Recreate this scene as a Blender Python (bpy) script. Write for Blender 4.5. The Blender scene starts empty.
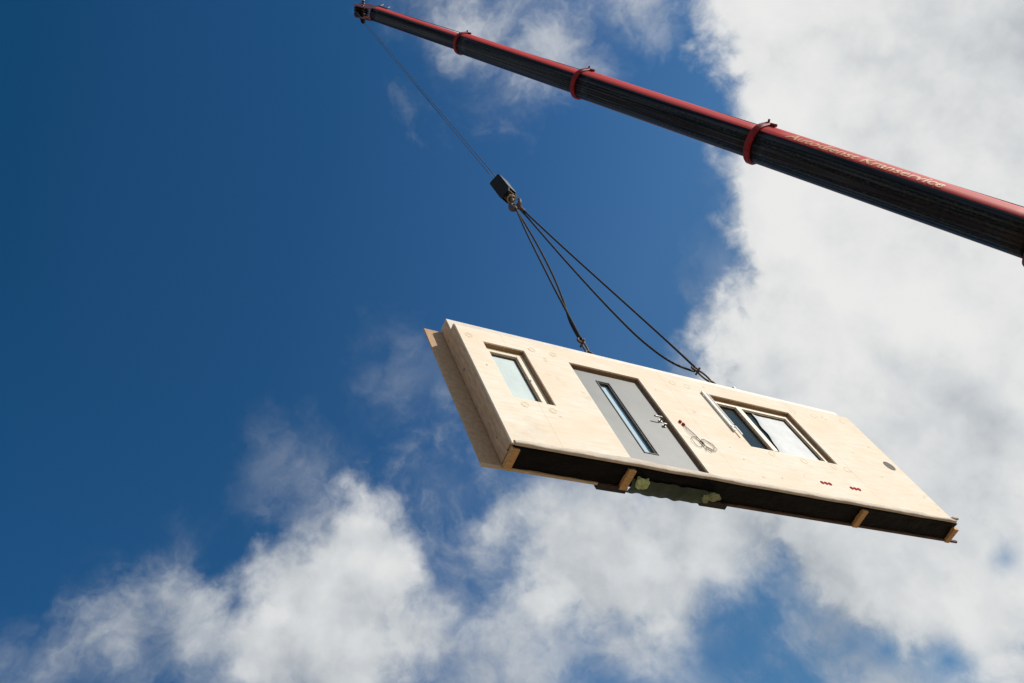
import bpy, bmesh, math, random
from mathutils import Vector, Matrix, noise as mnoise
random.seed(7)
scene = bpy.context.scene
col = scene.collection
R = math.radians
CLOUD_CORE = [(0.7381, -0.0642, 0.6717, 0.2225), (0.5768, -0.0515, 0.8152, 0.0756), (0.6597, -0.0239, 0.7511, 0.1298), (0.6558, 0.1004, 0.7483, 0.095), (0.7367, 0.1108, 0.6671, 0.1486), (0.6823, 0.1943, 0.7048, 0.0653), (0.8151, 0.129, 0.5648, 0.222), (0.7499, 0.2794, 0.5996, 0.1424), (0.6849, 0.2888, 0.6689, 0.0801), (0.7971, 0.3455, 0.4952, 0.0955), (0.8689, 0.2314, 0.4376, 0.1035), (0.7547, 0.368, 0.5432, 0.0801), (0.8387, 0.3542, 0.4137, 0.0531)]
CLOUD_SOFT = [(0.3338, 0.6477, 0.6849, 0.0847), (0.2861, 0.6749, 0.6802, 0.062), (0.311, 0.6964, 0.6468, 0.0766), (0.38, 0.675, 0.6324, 0.052), (0.252, 0.7114, 0.6561, 0.042), (0.5552, 0.538, 0.6342, 0.0846), (0.512, 0.5917, 0.6227, 0.0643), (0.6017, 0.5435, 0.5853, 0.0581), (0.6474, 0.4578, 0.6093, 0.0641), (0.5764, 0.4747, 0.6652, 0.0551), (0.5211, 0.504, 0.6888, 0.0333), (0.4658, 0.5476, 0.695, 0.0221), (0.693, 0.4173, 0.5879, 0.0628), (0.7698, 0.4111, 0.4882, 0.0677), (0.7748, 0.4558, 0.4382, 0.0373), (0.8189, 0.3973, 0.4142, 0.0538), (0.8447, 0.3984, 0.3575, 0.0422)]
CLOUD_VEIL = [(0.0105, 0.7586, 0.6515, 0.0426), (0.0611, 0.7559, 0.6518, 0.0398), (0.0336, 0.7773, 0.6282, 0.051), (0.1844, 0.725, 0.6635, 0.0533), (0.1116, 0.742, 0.661, 0.0536), (0.0382, 0.766, 0.6417, 0.0431), (0.4255, 0.6293, 0.6503, 0.0641), (0.4411, 0.5918, 0.6747, 0.0435), (0.4787, 0.6636, 0.5749, 0.0822), (0.6031, 0.5927, 0.5339, 0.0612), (0.2872, 0.7352, 0.614, 0.0886), (0.6432, 0.5175, 0.5644, 0.0417), (0.7873, 0.4164, 0.4546, 0.0939), (0.6332, 0.4923, 0.5972, 0.0638), (0.1572, 0.6957, 0.7009, 0.0245), (0.7614, 0.4873, 0.4275, 0.0371)]
CLOUD_WISP = [(0.3072, 0.0901, 0.9474, 0.0777), (0.3837, 0.0339, 0.9228, 0.0615), (0.4369, 0.0088, 0.8995, 0.0508), (0.2722, 0.0841, 0.9586, 0.0511), (0.4105, 0.0213, 0.9116, 0.0613), (0.3543, 0.1291, 0.9262, 0.048), (0.3855, 0.0655, 0.9204, 0.0521), (0.0565, 0.7411, 0.669, 0.0358), (0.3207, 0.6347, 0.7031, 0.0639), (0.5399, 0.4944, 0.6812, 0.061), (0.6298, 0.294, 0.719, 0.0329), (0.4419, 0.0717, 0.8942, 0.0263), (0.2071, 0.6935, 0.6901, 0.03), (0.673, 0.4655, 0.5748, 0.0523), (0.738, 0.4824, 0.4719, 0.0387), (0.4118, 0.5438, 0.7313, 0.0467), (0.3814, 0.5281, 0.7587, 0.0246)]
CLOUD_FAINT = [(0.416, 0.5376, 0.7334, 0.0446), (0.4058, 0.6369, 0.6555, 0.0426), (0.2558, 0.5827, 0.7714, 0.043), (0.3012, 0.5912, 0.7482, 0.0433), (0.341, 0.4709, 0.8136, 0.0383), (0.3332, 0.4384, 0.8348, 0.0225), (0.4035, 0.5289, 0.7467, 0.0447), (0.4203, 0.5034, 0.7549, 0.0281), (0.1537, 0.6819, 0.7151, 0.0277), (0.0801, 0.7132, 0.6963, 0.0316), (0.0191, 0.7465, 0.6651, 0.026), (0.2153, 0.6846, 0.6964, 0.0343), (0.5774, 0.1022, 0.81, 0.0212), (0.6335, 0.2265, 0.7399, 0.0434), (0.158, 0.6587, 0.7356, 0.0161)]
CLOUD_HOLE = [(0.6955, 0.5098, 0.5064, 0.0379), (0.7181, 0.4646, 0.5181, 0.02), (0.6783, 0.5362, 0.5023, 0.0299), (0.7135, 0.5224, 0.4669, 0.0271), (0.5429, 0.451, 0.7084, 0.0112), (0.8133, 0.4133, 0.4096, 0.0215), (0.778, 0.4475, 0.4411, 0.0112), (0.8405, 0.315, 0.4409, 0.0072)]
CLOUD_GREY = [(0.6365, 0.4385, 0.6346, 0.0649), (0.717, 0.4327, 0.5465, 0.0815), (0.6816, -0.0694, 0.7284, 0.0414), (0.7782, 0.2837, 0.5603, 0.0593), (0.7779, 0.0668, 0.6248, 0.0319), (0.3143, 0.7154, 0.624, 0.0603), (0.432, 0.6893, 0.5816, 0.0917), (0.1407, 0.7446, 0.6525, 0.0655), (0.7447, 0.4698, 0.474, 0.0773), (0.8193, 0.2153, 0.5314, 0.0469), (0.586, 0.5892, 0.5563, 0.0621), (0.6786, 0.0188, 0.7342, 0.0255), (0.847, 0.3646, 0.3868, 0.0518), (0.6778, 0.2409, 0.6946, 0.0277), (0.8001, 0.3086, 0.5145, 0.048), (0.7159, -0.1217, 0.6875, 0.0344)]
CLOUD_BRIGHT = [(0.3164, 0.6399, 0.7003, 0.0637), (0.3072, 0.0901, 0.9474, 0.0518), (0.6274, 0.0396, 0.7777, 0.0506), (0.3193, 0.6272, 0.7104, 0.0534), (0.3624, 0.6292, 0.6876, 0.0429), (0.565, 0.5409, 0.6231, 0.0647), (0.5306, 0.5825, 0.6157, 0.0535), (0.7039, 0.2116, 0.6781, 0.0732), (0.6442, 0.1302, 0.7537, 0.0525), (0.6697, 0.0579, 0.7404, 0.0503), (0.5435, -0.0232, 0.8391, 0.0298), (0.7688, 0.1713, 0.6162, 0.0591), (0.4898, 0.5706, 0.6592, 0.0436), (0.266, 0.0974, 0.9591, 0.041)]
BOOM_T = (7.4699, 4.4173, 36.1739)
BOOM_E = (17.5273, 0.984, 14.8599)
BOOM_SECS = [(0.3, 5.531, 0.26), (5.281, 11.081, 0.335), (10.831, 17.35, 0.405), (17.1, 24.216, 0.475), (24.216, 38.583, 0.56)]
BOOM_COLLARS = [(5.281, 0.315, 0.14), (10.831, 0.385, 0.17), (17.1, 0.45499999999999996, 0.19), (24.216, 0.53, 0.22)]
LETTER = (17.886, 21.953, 0.475, 0.36, -0.42)
VIEW_DIR = (0.4452, 0.3835, 0.8092)
CAM_F = 876.478
CAM_ROWS = [[0.8711736, -0.3943707, -0.2924523], [0.2069646, 0.8351231, -0.509642], [0.4452215, 0.3834594, 0.809158]]
SUN_E, SUN_R, SUN_POWER = 29.0, 142.0, 4.05
SKY_TINT = (0.45, 0.75, 1.0, 1)
SKY_STR = 0.10
S1_DATA = [[(3.16, 9.0), (3.089, 8.62), (2.931, 7.70), (2.805, 6.849), (2.675, 5.9), (2.56, 5.055), (2.455, 4.19), (2.35, 3.34)],
           [(3.19, 9.0), (3.15, 8.62), (3.06, 7.60), (2.982, 6.886), (2.876, 6.095), (2.765, 5.427), (2.60, 4.627), (2.428, 3.935), (2.36, 3.34)]]

# ------------------------------------------------------------------ materials
def new_mat(name):
    m = bpy.data.materials.new(name); m.use_nodes = True
    nt = m.node_tree; b = nt.nodes['Principled BSDF']
    return m, nt, b
def ramp(nt, stops, fac):
    r = nt.nodes.new('ShaderNodeValToRGB')
    e = r.color_ramp.elements
    while len(e) < len(stops): e.new(0.5)
    for i, (p, c) in enumerate(stops):
        e[i].position = p; e[i].color = (*c, 1)
    nt.links.new(fac, r.inputs[0]); return r.outputs[0]
def tnoise(nt, scale, detail=5, rough=0.6, stretch=(1, 1, 1), coord='Object', off=(0, 0, 0)):
    tc = nt.nodes.new('ShaderNodeTexCoord'); mp = nt.nodes.new('ShaderNodeMapping')
    mp.inputs['Scale'].default_value = stretch; mp.inputs['Location'].default_value = off
    nt.links.new(tc.outputs[coord], mp.inputs[0])
    n = nt.nodes.new('ShaderNodeTexNoise')
    n.inputs['Scale'].default_value = scale; n.inputs['Detail'].default_value = detail
    n.inputs['Roughness'].default_value = rough
    nt.links.new(mp.outputs[0], n.inputs['Vector']); return n.outputs['Fac']
def bump(nt, b, h, strength=0.3, dist=0.01):
    bp = nt.nodes.new('ShaderNodeBump'); bp.inputs['Strength'].default_value = strength
    bp.inputs['Distance'].default_value = dist
    nt.links.new(h, bp.inputs['Height']); nt.links.new(bp.outputs[0], b.inputs['Normal'])
def noisy(name, c1, c2, scale=6, rough=0.6, stretch=(1, 1, 1), metal=0.0, bmp=0.2, lo=0.35, hi=0.65, bd=0.004, detail=6):
    m, nt, b = new_mat(name)
    n = tnoise(nt, scale, detail, 0.65, stretch)
    nt.links.new(ramp(nt, [(lo, c1), (hi, c2)], n), b.inputs['Base Color'])
    b.inputs['Roughness'].default_value = rough; b.inputs['Metallic'].default_value = metal
    bump(nt, b, n, bmp, bd); return m
def mixcol(nt, fac, a, b_, mode='MIX'):
    x = nt.nodes.new('ShaderNodeMix'); x.data_type = 'RGBA'; x.blend_type = mode
    if isinstance(fac, (int, float)): x.inputs[0].default_value = fac
    else: nt.links.new(fac, x.inputs[0])
    for v, i in ((a, 6), (b_, 7)):
        if isinstance(v, tuple): x.inputs[i].default_value = (*v, 1)
        else: nt.links.new(v, x.inputs[i])
    return x.outputs[2]

def plywood():
    m, nt, b = new_mat('spruce_plywood')
    grain = tnoise(nt, 3.0, 8, 0.62, (1.0, 1, 7.0))        # grain runs along the wall
    broad = tnoise(nt, 1.3, 4, 0.5, (1, 1, 2.2), off=(3, 1, 7))
    speck = tnoise(nt, 26, 3, 0.5, (1, 1, 2.5), off=(9, 1, 2))
    c = ramp(nt, [(0.28, (0.80, 0.655, 0.485)), (0.5, (0.86, 0.76, 0.625)), (0.72, (0.89, 0.82, 0.70))], grain)
    c = mixcol(nt, ramp(nt, [(0.38, (0, 0, 0)), (0.72, (0.65, 0.65, 0.65))], broad), c, (0.85, 0.66, 0.48))
    # a few small knots and soft handling smudges
    tk = nt.nodes.new('ShaderNodeTexCoord'); mk = nt.nodes.new('ShaderNodeMapping'); mk.inputs['Scale'].default_value = (2.1, 1, 3.0)
    nt.links.new(tk.outputs['Object'], mk.inputs[0]); vo = nt.nodes.new('ShaderNodeTexVoronoi'); vo.inputs['Scale'].default_value = 1.35
    nt.links.new(mk.outputs[0], vo.inputs['Vector'])
    c = mixcol(nt, ramp(nt, [(0.045, (0.55, 0.55, 0.55)), (0.075, (0.12, 0.12, 0.12)), (0.16, (0, 0, 0))], vo.outputs['Distance']), c, (0.50, 0.30, 0.16))
    smd = tnoise(nt, 1.9, 6, 0.7, (1, 1, 1), off=(21, 3, 5))
    c = mixcol(nt, ramp(nt, [(0.58, (0, 0, 0)), (0.78, (0.4, 0.4, 0.4))], smd), c, (0.52, 0.44, 0.36))
    c = mixcol(nt, ramp(nt, [(0.70, (0, 0, 0)), (0.76, (0.45, 0.45, 0.45))], speck), c, (0.62, 0.42, 0.24))
    # butt joints of the sheets: a thin darker line every 2.5 m
    tc = nt.nodes.new('ShaderNodeTexCoord'); sx = nt.nodes.new('ShaderNodeSeparateXYZ')
    nt.links.new(tc.outputs['Object'], sx.inputs[0])
    def M(op, a, b2=None, c2=None):
        n = nt.nodes.new('ShaderNodeMath'); n.operation = op
        for i, v in enumerate((a, b2, c2)):
            if v is None: continue
            if isinstance(v, (int, float)): n.inputs[i].default_value = v
            else: nt.links.new(v, n.inputs[i])
        return n.outputs[0]
    fr = M('FRACT', M('DIVIDE', M('ADD', sx.outputs[0], 1.86), 2.5))
    ln = M('LESS_THAN', fr, 0.0026)
    c = mixcol(nt, M('MULTIPLY', ln, 0.4), c, (0.45, 0.31, 0.19))
    nt.links.new(c, b.inputs['Base Color'])
    b.inputs['Roughness'].default_value = 0.8
    b.inputs['Specular IOR Level'].default_value = 0.1
    bump(nt, b, grain, 0.15, 0.002)
    return m
M_ply = plywood()
M_plug = noisy('wood_plug', (0.66, 0.50, 0.33), (0.80, 0.65, 0.47), 14, 0.6)
M_stud = noisy('sawn_timber', (0.42, 0.26, 0.15), (0.72, 0.49, 0.315), 7, 0.75, (6, 6, 0.8), lo=0.3, hi=0.7)
M_foot = noisy('stud_end_timber', (0.46, 0.25, 0.10), (0.66, 0.41, 0.18), 12, 0.75, (1, 4, 4))
M_fibre = noisy('wind_board', (0.40, 0.245, 0.14), (0.52, 0.34, 0.21), 16, 0.85)
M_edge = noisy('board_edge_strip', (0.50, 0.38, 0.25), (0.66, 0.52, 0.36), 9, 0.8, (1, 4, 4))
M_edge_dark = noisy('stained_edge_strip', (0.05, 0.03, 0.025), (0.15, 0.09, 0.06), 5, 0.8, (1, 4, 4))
M_whitewood = noisy('pale_wrap', (0.62, 0.55, 0.46), (0.74, 0.67, 0.57), 5, 0.5, bmp=0.4)
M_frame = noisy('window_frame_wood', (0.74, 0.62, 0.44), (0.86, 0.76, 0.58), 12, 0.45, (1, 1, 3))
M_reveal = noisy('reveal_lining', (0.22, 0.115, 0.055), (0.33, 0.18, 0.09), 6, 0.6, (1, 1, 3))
M_gasket = noisy('glazing_gasket', (0.02, 0.018, 0.016), (0.05, 0.04, 0.035), 12, 0.5)
M_bead = noisy('glazing_bead', (0.20, 0.13, 0.08), (0.30, 0.20, 0.13), 12, 0.5)
M_black = noisy('black_membrane', (0.0015, 0.0015, 0.002), (0.006, 0.005, 0.006), 3, 0.5, (1, 2, 1), bmp=1.0, bd=0.05)
M_black.node_tree.nodes['Principled BSDF'].inputs['Specular IOR Level'].default_value = 0.12
M_tape = noisy('pale_sill_membrane', (0.50, 0.41, 0.32), (0.66, 0.56, 0.46), 4, 0.75, (1, 1, 3), bmp=0.7, bd=0.02)
M_grey = noisy('grey_door_paint', (0.15, 0.152, 0.143), (0.185, 0.186, 0.172), 3, 0.5, bmp=0.08)
M_steel = noisy('brushed_steel', (0.26, 0.25, 0.24), (0.38, 0.37, 0.35), 20, 0.45, metal=0.8)
M_red_plug = noisy('red_plastic', (0.30, 0.014, 0.007), (0.40, 0.022, 0.010), 20, 0.8)
M_red_plug.node_tree.nodes['Principled BSDF'].inputs['Specular IOR Level'].default_value = 0.1
M_wire = noisy('dark_cable', (0.10, 0.07, 0.05), (0.22, 0.16, 0.12), 20, 0.5)
M_grey_disc = noisy('grey_grille', (0.08, 0.07, 0.06), (0.15, 0.13, 0.11), 40, 0.8)
M_white = noisy('white_aluminium', (0.78, 0.78, 0.76), (0.84, 0.84, 0.82), 10, 0.35)
M_green = noisy('green_membrane', (0.020, 0.035, 0.022), (0.045, 0.07, 0.045), 5, 0.6, bmp=0.8, bd=0.02)
M_foam = noisy('light_green_foam', (0.34, 0.42, 0.16), (0.62, 0.70, 0.36), 18, 0.9, bmp=0.8, bd=0.02)
M_foam2 = noisy('dull_green_foam', (0.20, 0.23, 0.12), (0.34, 0.36, 0.20), 18, 0.9, bmp=0.8, bd=0.02)
M_bracket = noisy('dark_red_bracket', (0.010, 0.006, 0.006), (0.028, 0.014, 0.012), 12, 0.6)
M_rust = noisy('rusty_shackle', (0.03, 0.016, 0.012), (0.13, 0.075, 0.05), 22, 0.6, metal=0.1, lo=0.3, hi=0.7)
M_blockblk = noisy('greasy_black_paint', (0.003, 0.003, 0.003), (0.010, 0.009, 0.009), 9, 0.65)
M_blockblk.node_tree.nodes['Principled BSDF'].inputs['Specular IOR Level'].default_value = 0.2
M_brass = noisy('yellowed_brass', (0.22, 0.15, 0.06), (0.42, 0.31, 0.14), 20, 0.5, metal=0.4)
M_rope = noisy('hoist_steel_wire', (0.015, 0.015, 0.017), (0.05, 0.05, 0.05), 40, 0.5, metal=0.3)
M_collar = noisy('shaded_red_collar_paint', (0.15, 0.004, 0.006), (0.26, 0.010, 0.012), 6, 0.55)  # red collars, their shade put into the colour as a deeper red
M_headred = noisy('greasy_dark_red', (0.03, 0.006, 0.006), (0.12, 0.012, 0.012), 9, 0.5)
M_yellow = noisy('faded_yellow_lettering', (0.64, 0.24, 0.08), (0.72, 0.32, 0.12), 6, 0.5)
M_collar.node_tree.nodes['Principled BSDF'].inputs['Specular IOR Level'].default_value = 0.25
M_dirtgrey = noisy('grey_clamp', (0.05, 0.055, 0.06), (0.12, 0.12, 0.12), 9, 0.5, metal=0.5)

def sling_mat():
    m, nt, b = new_mat('plastic_sleeved_wire_sling')
    w = nt.nodes.new('ShaderNodeTexWave'); w.bands_direction = 'Z'
    w.inputs['Scale'].default_value = 6.5; w.inputs['Distortion'].default_value = 2.5; w.inputs['Detail'].default_value = 3
    tc = nt.nodes.new('ShaderNodeTexCoord'); nt.links.new(tc.outputs['Object'], w.inputs['Vector'])
    nt.links.new(ramp(nt, [(0.2, (0.012, 0.009, 0.008)), (0.85, (0.040, 0.029, 0.022))], w.outputs['Fac']), b.inputs['Base Color'])
    b.inputs['Roughness'].default_value = 0.6; b.inputs['Specular IOR Level'].default_value = 0.2
    bump(nt, b, w.outputs['Fac'], 0.8, 0.01)
    return m
M_sling = sling_mat()

def glass_mat(name, tint, film=0.0, filmcol=(0.7, 0.75, 0.75), rough=0.02):
    m = bpy.data.materials.new(name); m.use_nodes = True
    nt = m.node_tree; nt.nodes.clear(); N = nt.nodes.new; L = nt.links.new
    out = N('ShaderNodeOutputMaterial')
    tr = N('ShaderNodeBsdfTransparent'); tr.inputs[0].default_value = (*tint, 1)
    gl = N('ShaderNodeBsdfGlossy'); gl.inputs['Roughness'].default_value = rough
    lw = N('ShaderNodeFresnel'); lw.inputs[0].default_value = 1.45
    mx = N('ShaderNodeMixShader'); L(lw.outputs[0], mx.inputs[0]); L(tr.outputs[0], mx.inputs[1]); L(gl.outputs[0], mx.inputs[2])
    last = mx.outputs[0]
    if film > 0:
        df = N('ShaderNodeBsdfDiffuse'); n = tnoise(nt, 3.5, 4, 0.5, (1, 1, 0.6))
        c = ramp(nt, [(0.3, tuple(0.86 * x for x in filmcol)), (0.7, filmcol)], n); L(c, df.inputs[0])
        m2 = N('ShaderNodeMixShader'); m2.inputs[0].default_value = film
        L(last, m2.inputs[1]); L(df.outputs[0], m2.inputs[2]); last = m2.outputs[0]
    L(last, out.inputs[0]); return m
M_glass_film = glass_mat('frosted_film_glass', (0.6, 0.75, 0.8), 0.94, (0.74, 0.82, 0.80))
M_glass_dark = glass_mat('tinted_glass', (0.26, 0.32, 0.34), 0.35, (0.09, 0.125, 0.14))
M_glass_door = glass_mat('pale_blue_glass', (0.55, 0.75, 0.9), 0.88, (0.60, 0.78, 0.88))
M_film = noisy('white_protective_film', (0.42, 0.43, 0.44), (0.54, 0.55, 0.55), 3, 0.5, bmp=0.4, bd=0.01)

def boom_mat():
    # red on the flanks, black on the rounded belly: the paint line follows the section
    m, nt, b = new_mat('boom_paint')
    at = nt.nodes.new('ShaderNodeAttribute'); at.attribute_name = 'girth'
    al = nt.nodes.new('ShaderNodeAttribute'); al.attribute_name = 'run'
    cx = nt.nodes.new('ShaderNodeCombineXYZ'); nt.links.new(al.outputs['Fac'], cx.inputs[0]); nt.links.new(at.outputs['Fac'], cx.inputs[1])
    def an(sc, sx, sy, det=6, rg=0.65, off=0):
        mp = nt.nodes.new('ShaderNodeMapping'); mp.inputs['Scale'].default_value = (sx, sy, 1); mp.inputs['Location'].default_value = (off, off*2.3, 0)
        nt.links.new(cx.outputs[0], mp.inputs[0]); n = nt.nodes.new('ShaderNodeTexNoise')
        n.inputs['Scale'].default_value = sc; n.inputs['Detail'].default_value = det; n.inputs['Roughness'].default_value = rg
        nt.links.new(mp.outputs[0], n.inputs['Vector']); return n.outputs['Fac']
    n1 = an(1.0, 0.5, 5); streak = an(1.0, 0.16, 11, 6, 0.62, 3); speck = an(1.0, 9, 34, 4, 0.8, 7); patch = an(1.0, 0.7, 6, 5, 0.6, 11)
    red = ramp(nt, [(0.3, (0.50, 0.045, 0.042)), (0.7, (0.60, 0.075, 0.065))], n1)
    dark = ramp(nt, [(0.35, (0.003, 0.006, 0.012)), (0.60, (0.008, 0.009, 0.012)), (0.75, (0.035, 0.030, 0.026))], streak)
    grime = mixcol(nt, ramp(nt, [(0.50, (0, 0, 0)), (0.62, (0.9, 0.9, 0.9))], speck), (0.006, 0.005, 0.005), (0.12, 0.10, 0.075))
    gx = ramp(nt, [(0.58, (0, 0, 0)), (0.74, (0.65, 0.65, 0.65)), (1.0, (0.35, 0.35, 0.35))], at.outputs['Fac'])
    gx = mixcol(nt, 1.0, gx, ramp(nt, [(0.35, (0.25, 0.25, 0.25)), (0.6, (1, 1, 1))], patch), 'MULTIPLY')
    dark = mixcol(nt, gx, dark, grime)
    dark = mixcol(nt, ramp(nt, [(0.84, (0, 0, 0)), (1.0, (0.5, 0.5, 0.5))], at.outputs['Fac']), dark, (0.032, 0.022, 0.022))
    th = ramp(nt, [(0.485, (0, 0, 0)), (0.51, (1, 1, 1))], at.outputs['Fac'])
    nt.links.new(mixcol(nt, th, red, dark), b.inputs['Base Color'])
    rr = nt.nodes.new('ShaderNodeMapRange'); rr.inputs[1].default_value = 0.35; rr.inputs[2].default_value = 0.65; rr.inputs[3].default_value = 0.22; rr.inputs[4].default_value = 0.6
    nt.links.new(streak, rr.inputs[0]); nt.links.new(mixcol(nt, th, (0.6, 0.6, 0.6), rr.outputs[0]), b.inputs['Roughness'])
    sp = nt.nodes.new('ShaderNodeMapRange'); sp.inputs[1].default_value = 0.44; sp.inputs[2].default_value = 0.66; sp.inputs[3].default_value = 0.05; sp.inputs[4].default_value = 0.60
    nt.links.new(streak, sp.inputs[0]); nt.links.new(mixcol(nt, th, (0.10, 0.10, 0.10), sp.outputs[0]), b.inputs['Specular IOR Level'])
    bump(nt, b, mixcol(nt, 0.3, speck, streak), 0.35, 0.005)
    return m
M_boom = boom_mat()

# ------------------------------------------------------------------ mesh helpers
class MB:
    def __init__(s): s.bm = bmesh.new()
    def box(s, x0, x1, y0, y1, z0, z1, bev=0.0):
        v = [s.bm.verts.new(p) for p in ((x0,y0,z0),(x1,y0,z0),(x1,y1,z0),(x0,y1,z0),(x0,y0,z1),(x1,y0,z1),(x1,y1,z1),(x0,y1,z1))]
        fs = [s.bm.faces.new([v[i] for i in f]) for f in ((3,2,1,0),(4,5,6,7),(0,1,5,4),(1,2,6,5),(2,3,7,6),(3,0,4,7))]
        if bev:
            es = list({e for f in fs for e in f.edges})
            bmesh.ops.bevel(s.bm, geom=es, offset=bev, segments=2, affect='EDGES', profile=0.6)
        return s
    def tube(s, pts, r, n=8, closed=False):
        pts = [Vector(p) for p in pts]; rings = []
        rr = r if isinstance(r, (list, tuple)) else [r] * len(pts)
        ref = Vector((0.31, 0.22, 0.93)).normalized()
        m = len(pts)
        for i, p in enumerate(pts):
            a = pts[(i - 1) % m] if (closed or i > 0) else p
            b = pts[(i + 1) % m] if (closed or i < m - 1) else p
            t = (b - a).normalized()
            u = t.cross(ref)
            if u.length < 0.05: u = t.cross(Vector((1, 0, 0)))
            u.normalize(); w = t.cross(u).normalized()
            rings.append([s.bm.verts.new(p + (u * math.cos(2*math.pi*k/n) + w * math.sin(2*math.pi*k/n)) * rr[i]) for k in range(n)])
        cnt = m if closed else m - 1
        for i in range(cnt):
            A, B_ = rings[i], rings[(i + 1) % m]
            for k in range(n):
                f = s.bm.faces.new((A[k], A[(k+1) % n], B_[(k+1) % n], B_[k])); f.smooth = True
        if not closed:
            s.bm.faces.new(rings[0][::-1]); s.bm.faces.new(rings[-1])
        return s
    def disc(s, c, axis, r, h, n=28, bev=0.0):
        c = Vector(c); ax = Vector(axis).normalized()
        u = ax.cross(Vector((0.3, 0.2, 0.9))).normalized(); w = ax.cross(u)
        prof = [(r, 0), (r, h)] if not bev else [(r - bev, 0), (r, bev), (r, h - bev), (r - bev, h)]
        rings = [[s.bm.verts.new(c + ax * hh + (u*math.cos(2*math.pi*k/n) + w*math.sin(2*math.pi*k/n)) * q) for k in range(n)] for q, hh in prof]
        for A, B_ in zip(rings, rings[1:]):
            for k in range(n):
                f = s.bm.faces.new((A[k], A[(k+1) % n], B_[(k+1) % n], B_[k])); f.smooth = True
        s.bm.faces.new(rings[0][::-1]); s.bm.faces.new(rings[-1]); return s
    def loft(s, rings, cap=True, smooth=True):
        R_ = [[s.bm.verts.new(p) for p in r] for r in rings]; n = len(rings[0])
        for A, B_ in zip(R_, R_[1:]):
            for k in range(n):
                f = s.bm.faces.new((A[k], A[(k+1) % n], B_[(k+1) % n], B_[k])); f.smooth = smooth
        if cap: s.bm.faces.new(R_[0][::-1]); s.bm.faces.new(R_[-1])
        return s
    def prism(s, poly, y0, y1):                      # poly in x,z
        a = [s.bm.verts.new((x, y0, z)) for x, z in poly]; b = [s.bm.verts.new((x, y1, z)) for x, z in poly]
        n = len(poly); s.bm.faces.new(a); s.bm.faces.new(b[::-1])
        for k in range(n): s.bm.faces.new((a[(k+1) % n], a[k], b[k], b[(k+1) % n]))
        return s
    def build(s, name, mat, parent=None):
        bmesh.ops.recalc_face_normals(s.bm, faces=s.bm.faces[:])
        me = bpy.data.meshes.new(name); s.bm.to_mesh(me); s.bm.free()
        me.materials.append(mat)
        o = bpy.data.objects.new(name, me); col.objects.link(o)
        if parent: o.parent = parent
        return o
def root(name, label, cat, loc=(0, 0, 0), group=None):
    o = bpy.data.objects.new(name, None); col.objects.link(o); o.location = loc
    o['label'] = label; o['category'] = cat
    if group: o['group'] = group
    return o
def catmull(P, n=8):
    P = [Vector(p) for p in P]; Q = [2*P[0]-P[1]] + P + [2*P[-1]-P[-2]]; out = []
    for i in range(1, len(Q)-2):
        a, b, c, d = Q[i-1:i+3]
        for k in range(n):
            t = k/n
            out.append(0.5*((2*b)+(c-a)*t+(2*a-5*b+4*c-d)*t*t+(3*b-a-3*c+d)*t**3))
    out.append(P[-1]); return out
def plate_holes(mb, x0, x1, z0, z1, holes, y0, y1):
    """wall sheet with rectangular openings, one welded skin without inner faces"""
    holes = [(a, b, max(c, z0), d) for a, b, c, d in holes]
    xs = sorted({x0, x1, *[h[0] for h in holes], *[h[1] for h in holes]})
    zs = sorted({z0, z1, *[h[2] for h in holes], *[h[3] for h in holes]})
    solid = lambda i, j: 0 <= i < len(xs)-1 and 0 <= j < len(zs)-1 and not any(
        h[0] <= (xs[i]+xs[i+1])/2 <= h[1] and h[2] <= (zs[j]+zs[j+1])/2 <= h[3] for h in holes)
    V = {}
    def v(i, j, k):
        if (i, j, k) not in V: V[(i, j, k)] = mb.bm.verts.new((xs[i], (y0, y1)[k], zs[j]))
        return V[(i, j, k)]
    F = mb.bm.faces.new
    for i in range(len(xs)-1):
        for j in range(len(zs)-1):
            if not solid(i, j): continue
            F((v(i,j,0), v(i+1,j,0), v(i+1,j+1,0), v(i,j+1,0))); F((v(i,j+1,1), v(i+1,j+1,1), v(i+1,j,1), v(i,j,1)))
            if not solid(i-1, j): F((v(i,j,0), v(i,j+1,0), v(i,j+1,1), v(i,j,1)))
            if not solid(i+1, j): F((v(i+1,j,0), v(i+1,j,1), v(i+1,j+1,1), v(i+1,j+1,0)))
            if not solid(i, j-1): F((v(i,j,0), v(i,j,1), v(i+1,j,1), v(i+1,j,0)))
            if not solid(i, j+1): F((v(i,j+1,0), v(i+1,j+1,0), v(i+1,j+1,1), v(i,j+1,1)))

# ------------------------------------------------------------------ ground (below the camera, gives the bounce light)
g = MB(); n = 24; s_ = 3000
for i in range(n):
    for j in range(n):
        pass
gv = [[g.bm.verts.new((-s_ + 2*s_*i/n, -s_ + 2*s_*j/n, 0)) for j in range(n+1)] for i in range(n+1)]
for i in range(n):
    for j in range(n): g.bm.faces.new((gv[i][j], gv[i+1][j], gv[i+1][j+1], gv[i][j+1]))
M_ground = noisy('gravel_ground', (0.27, 0.19, 0.12), (0.42, 0.31, 0.19), 2.0, 0.95)
go = g.build('ground', M_ground); go['kind'] = 'structure'

# ------------------------------------------------------------------ the wall element
PX, PY, PZ = 4.186, 4.276, 8.294
wall = root('wall_panel', 'prefabricated timber wall element with door and two windows hanging from the crane', 'wall panel', (PX, PY, PZ))
W, H = 6.96, 2.449
DOOR = (1.544, 2.658, 0.0, 2.117)
WIN1 = (0.305, 0.890, 0.925, 2.145)
WIN2 = (3.866, 5.450, 0.900, 2.140)
HOLES = [DOOR, WIN1, WIN2]
mb = MB(); plate_holes(mb, 0, W, 0.0, H, HOLES, 0, 0.022)
mb.build('front_sheet', M_ply, wall)
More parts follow.
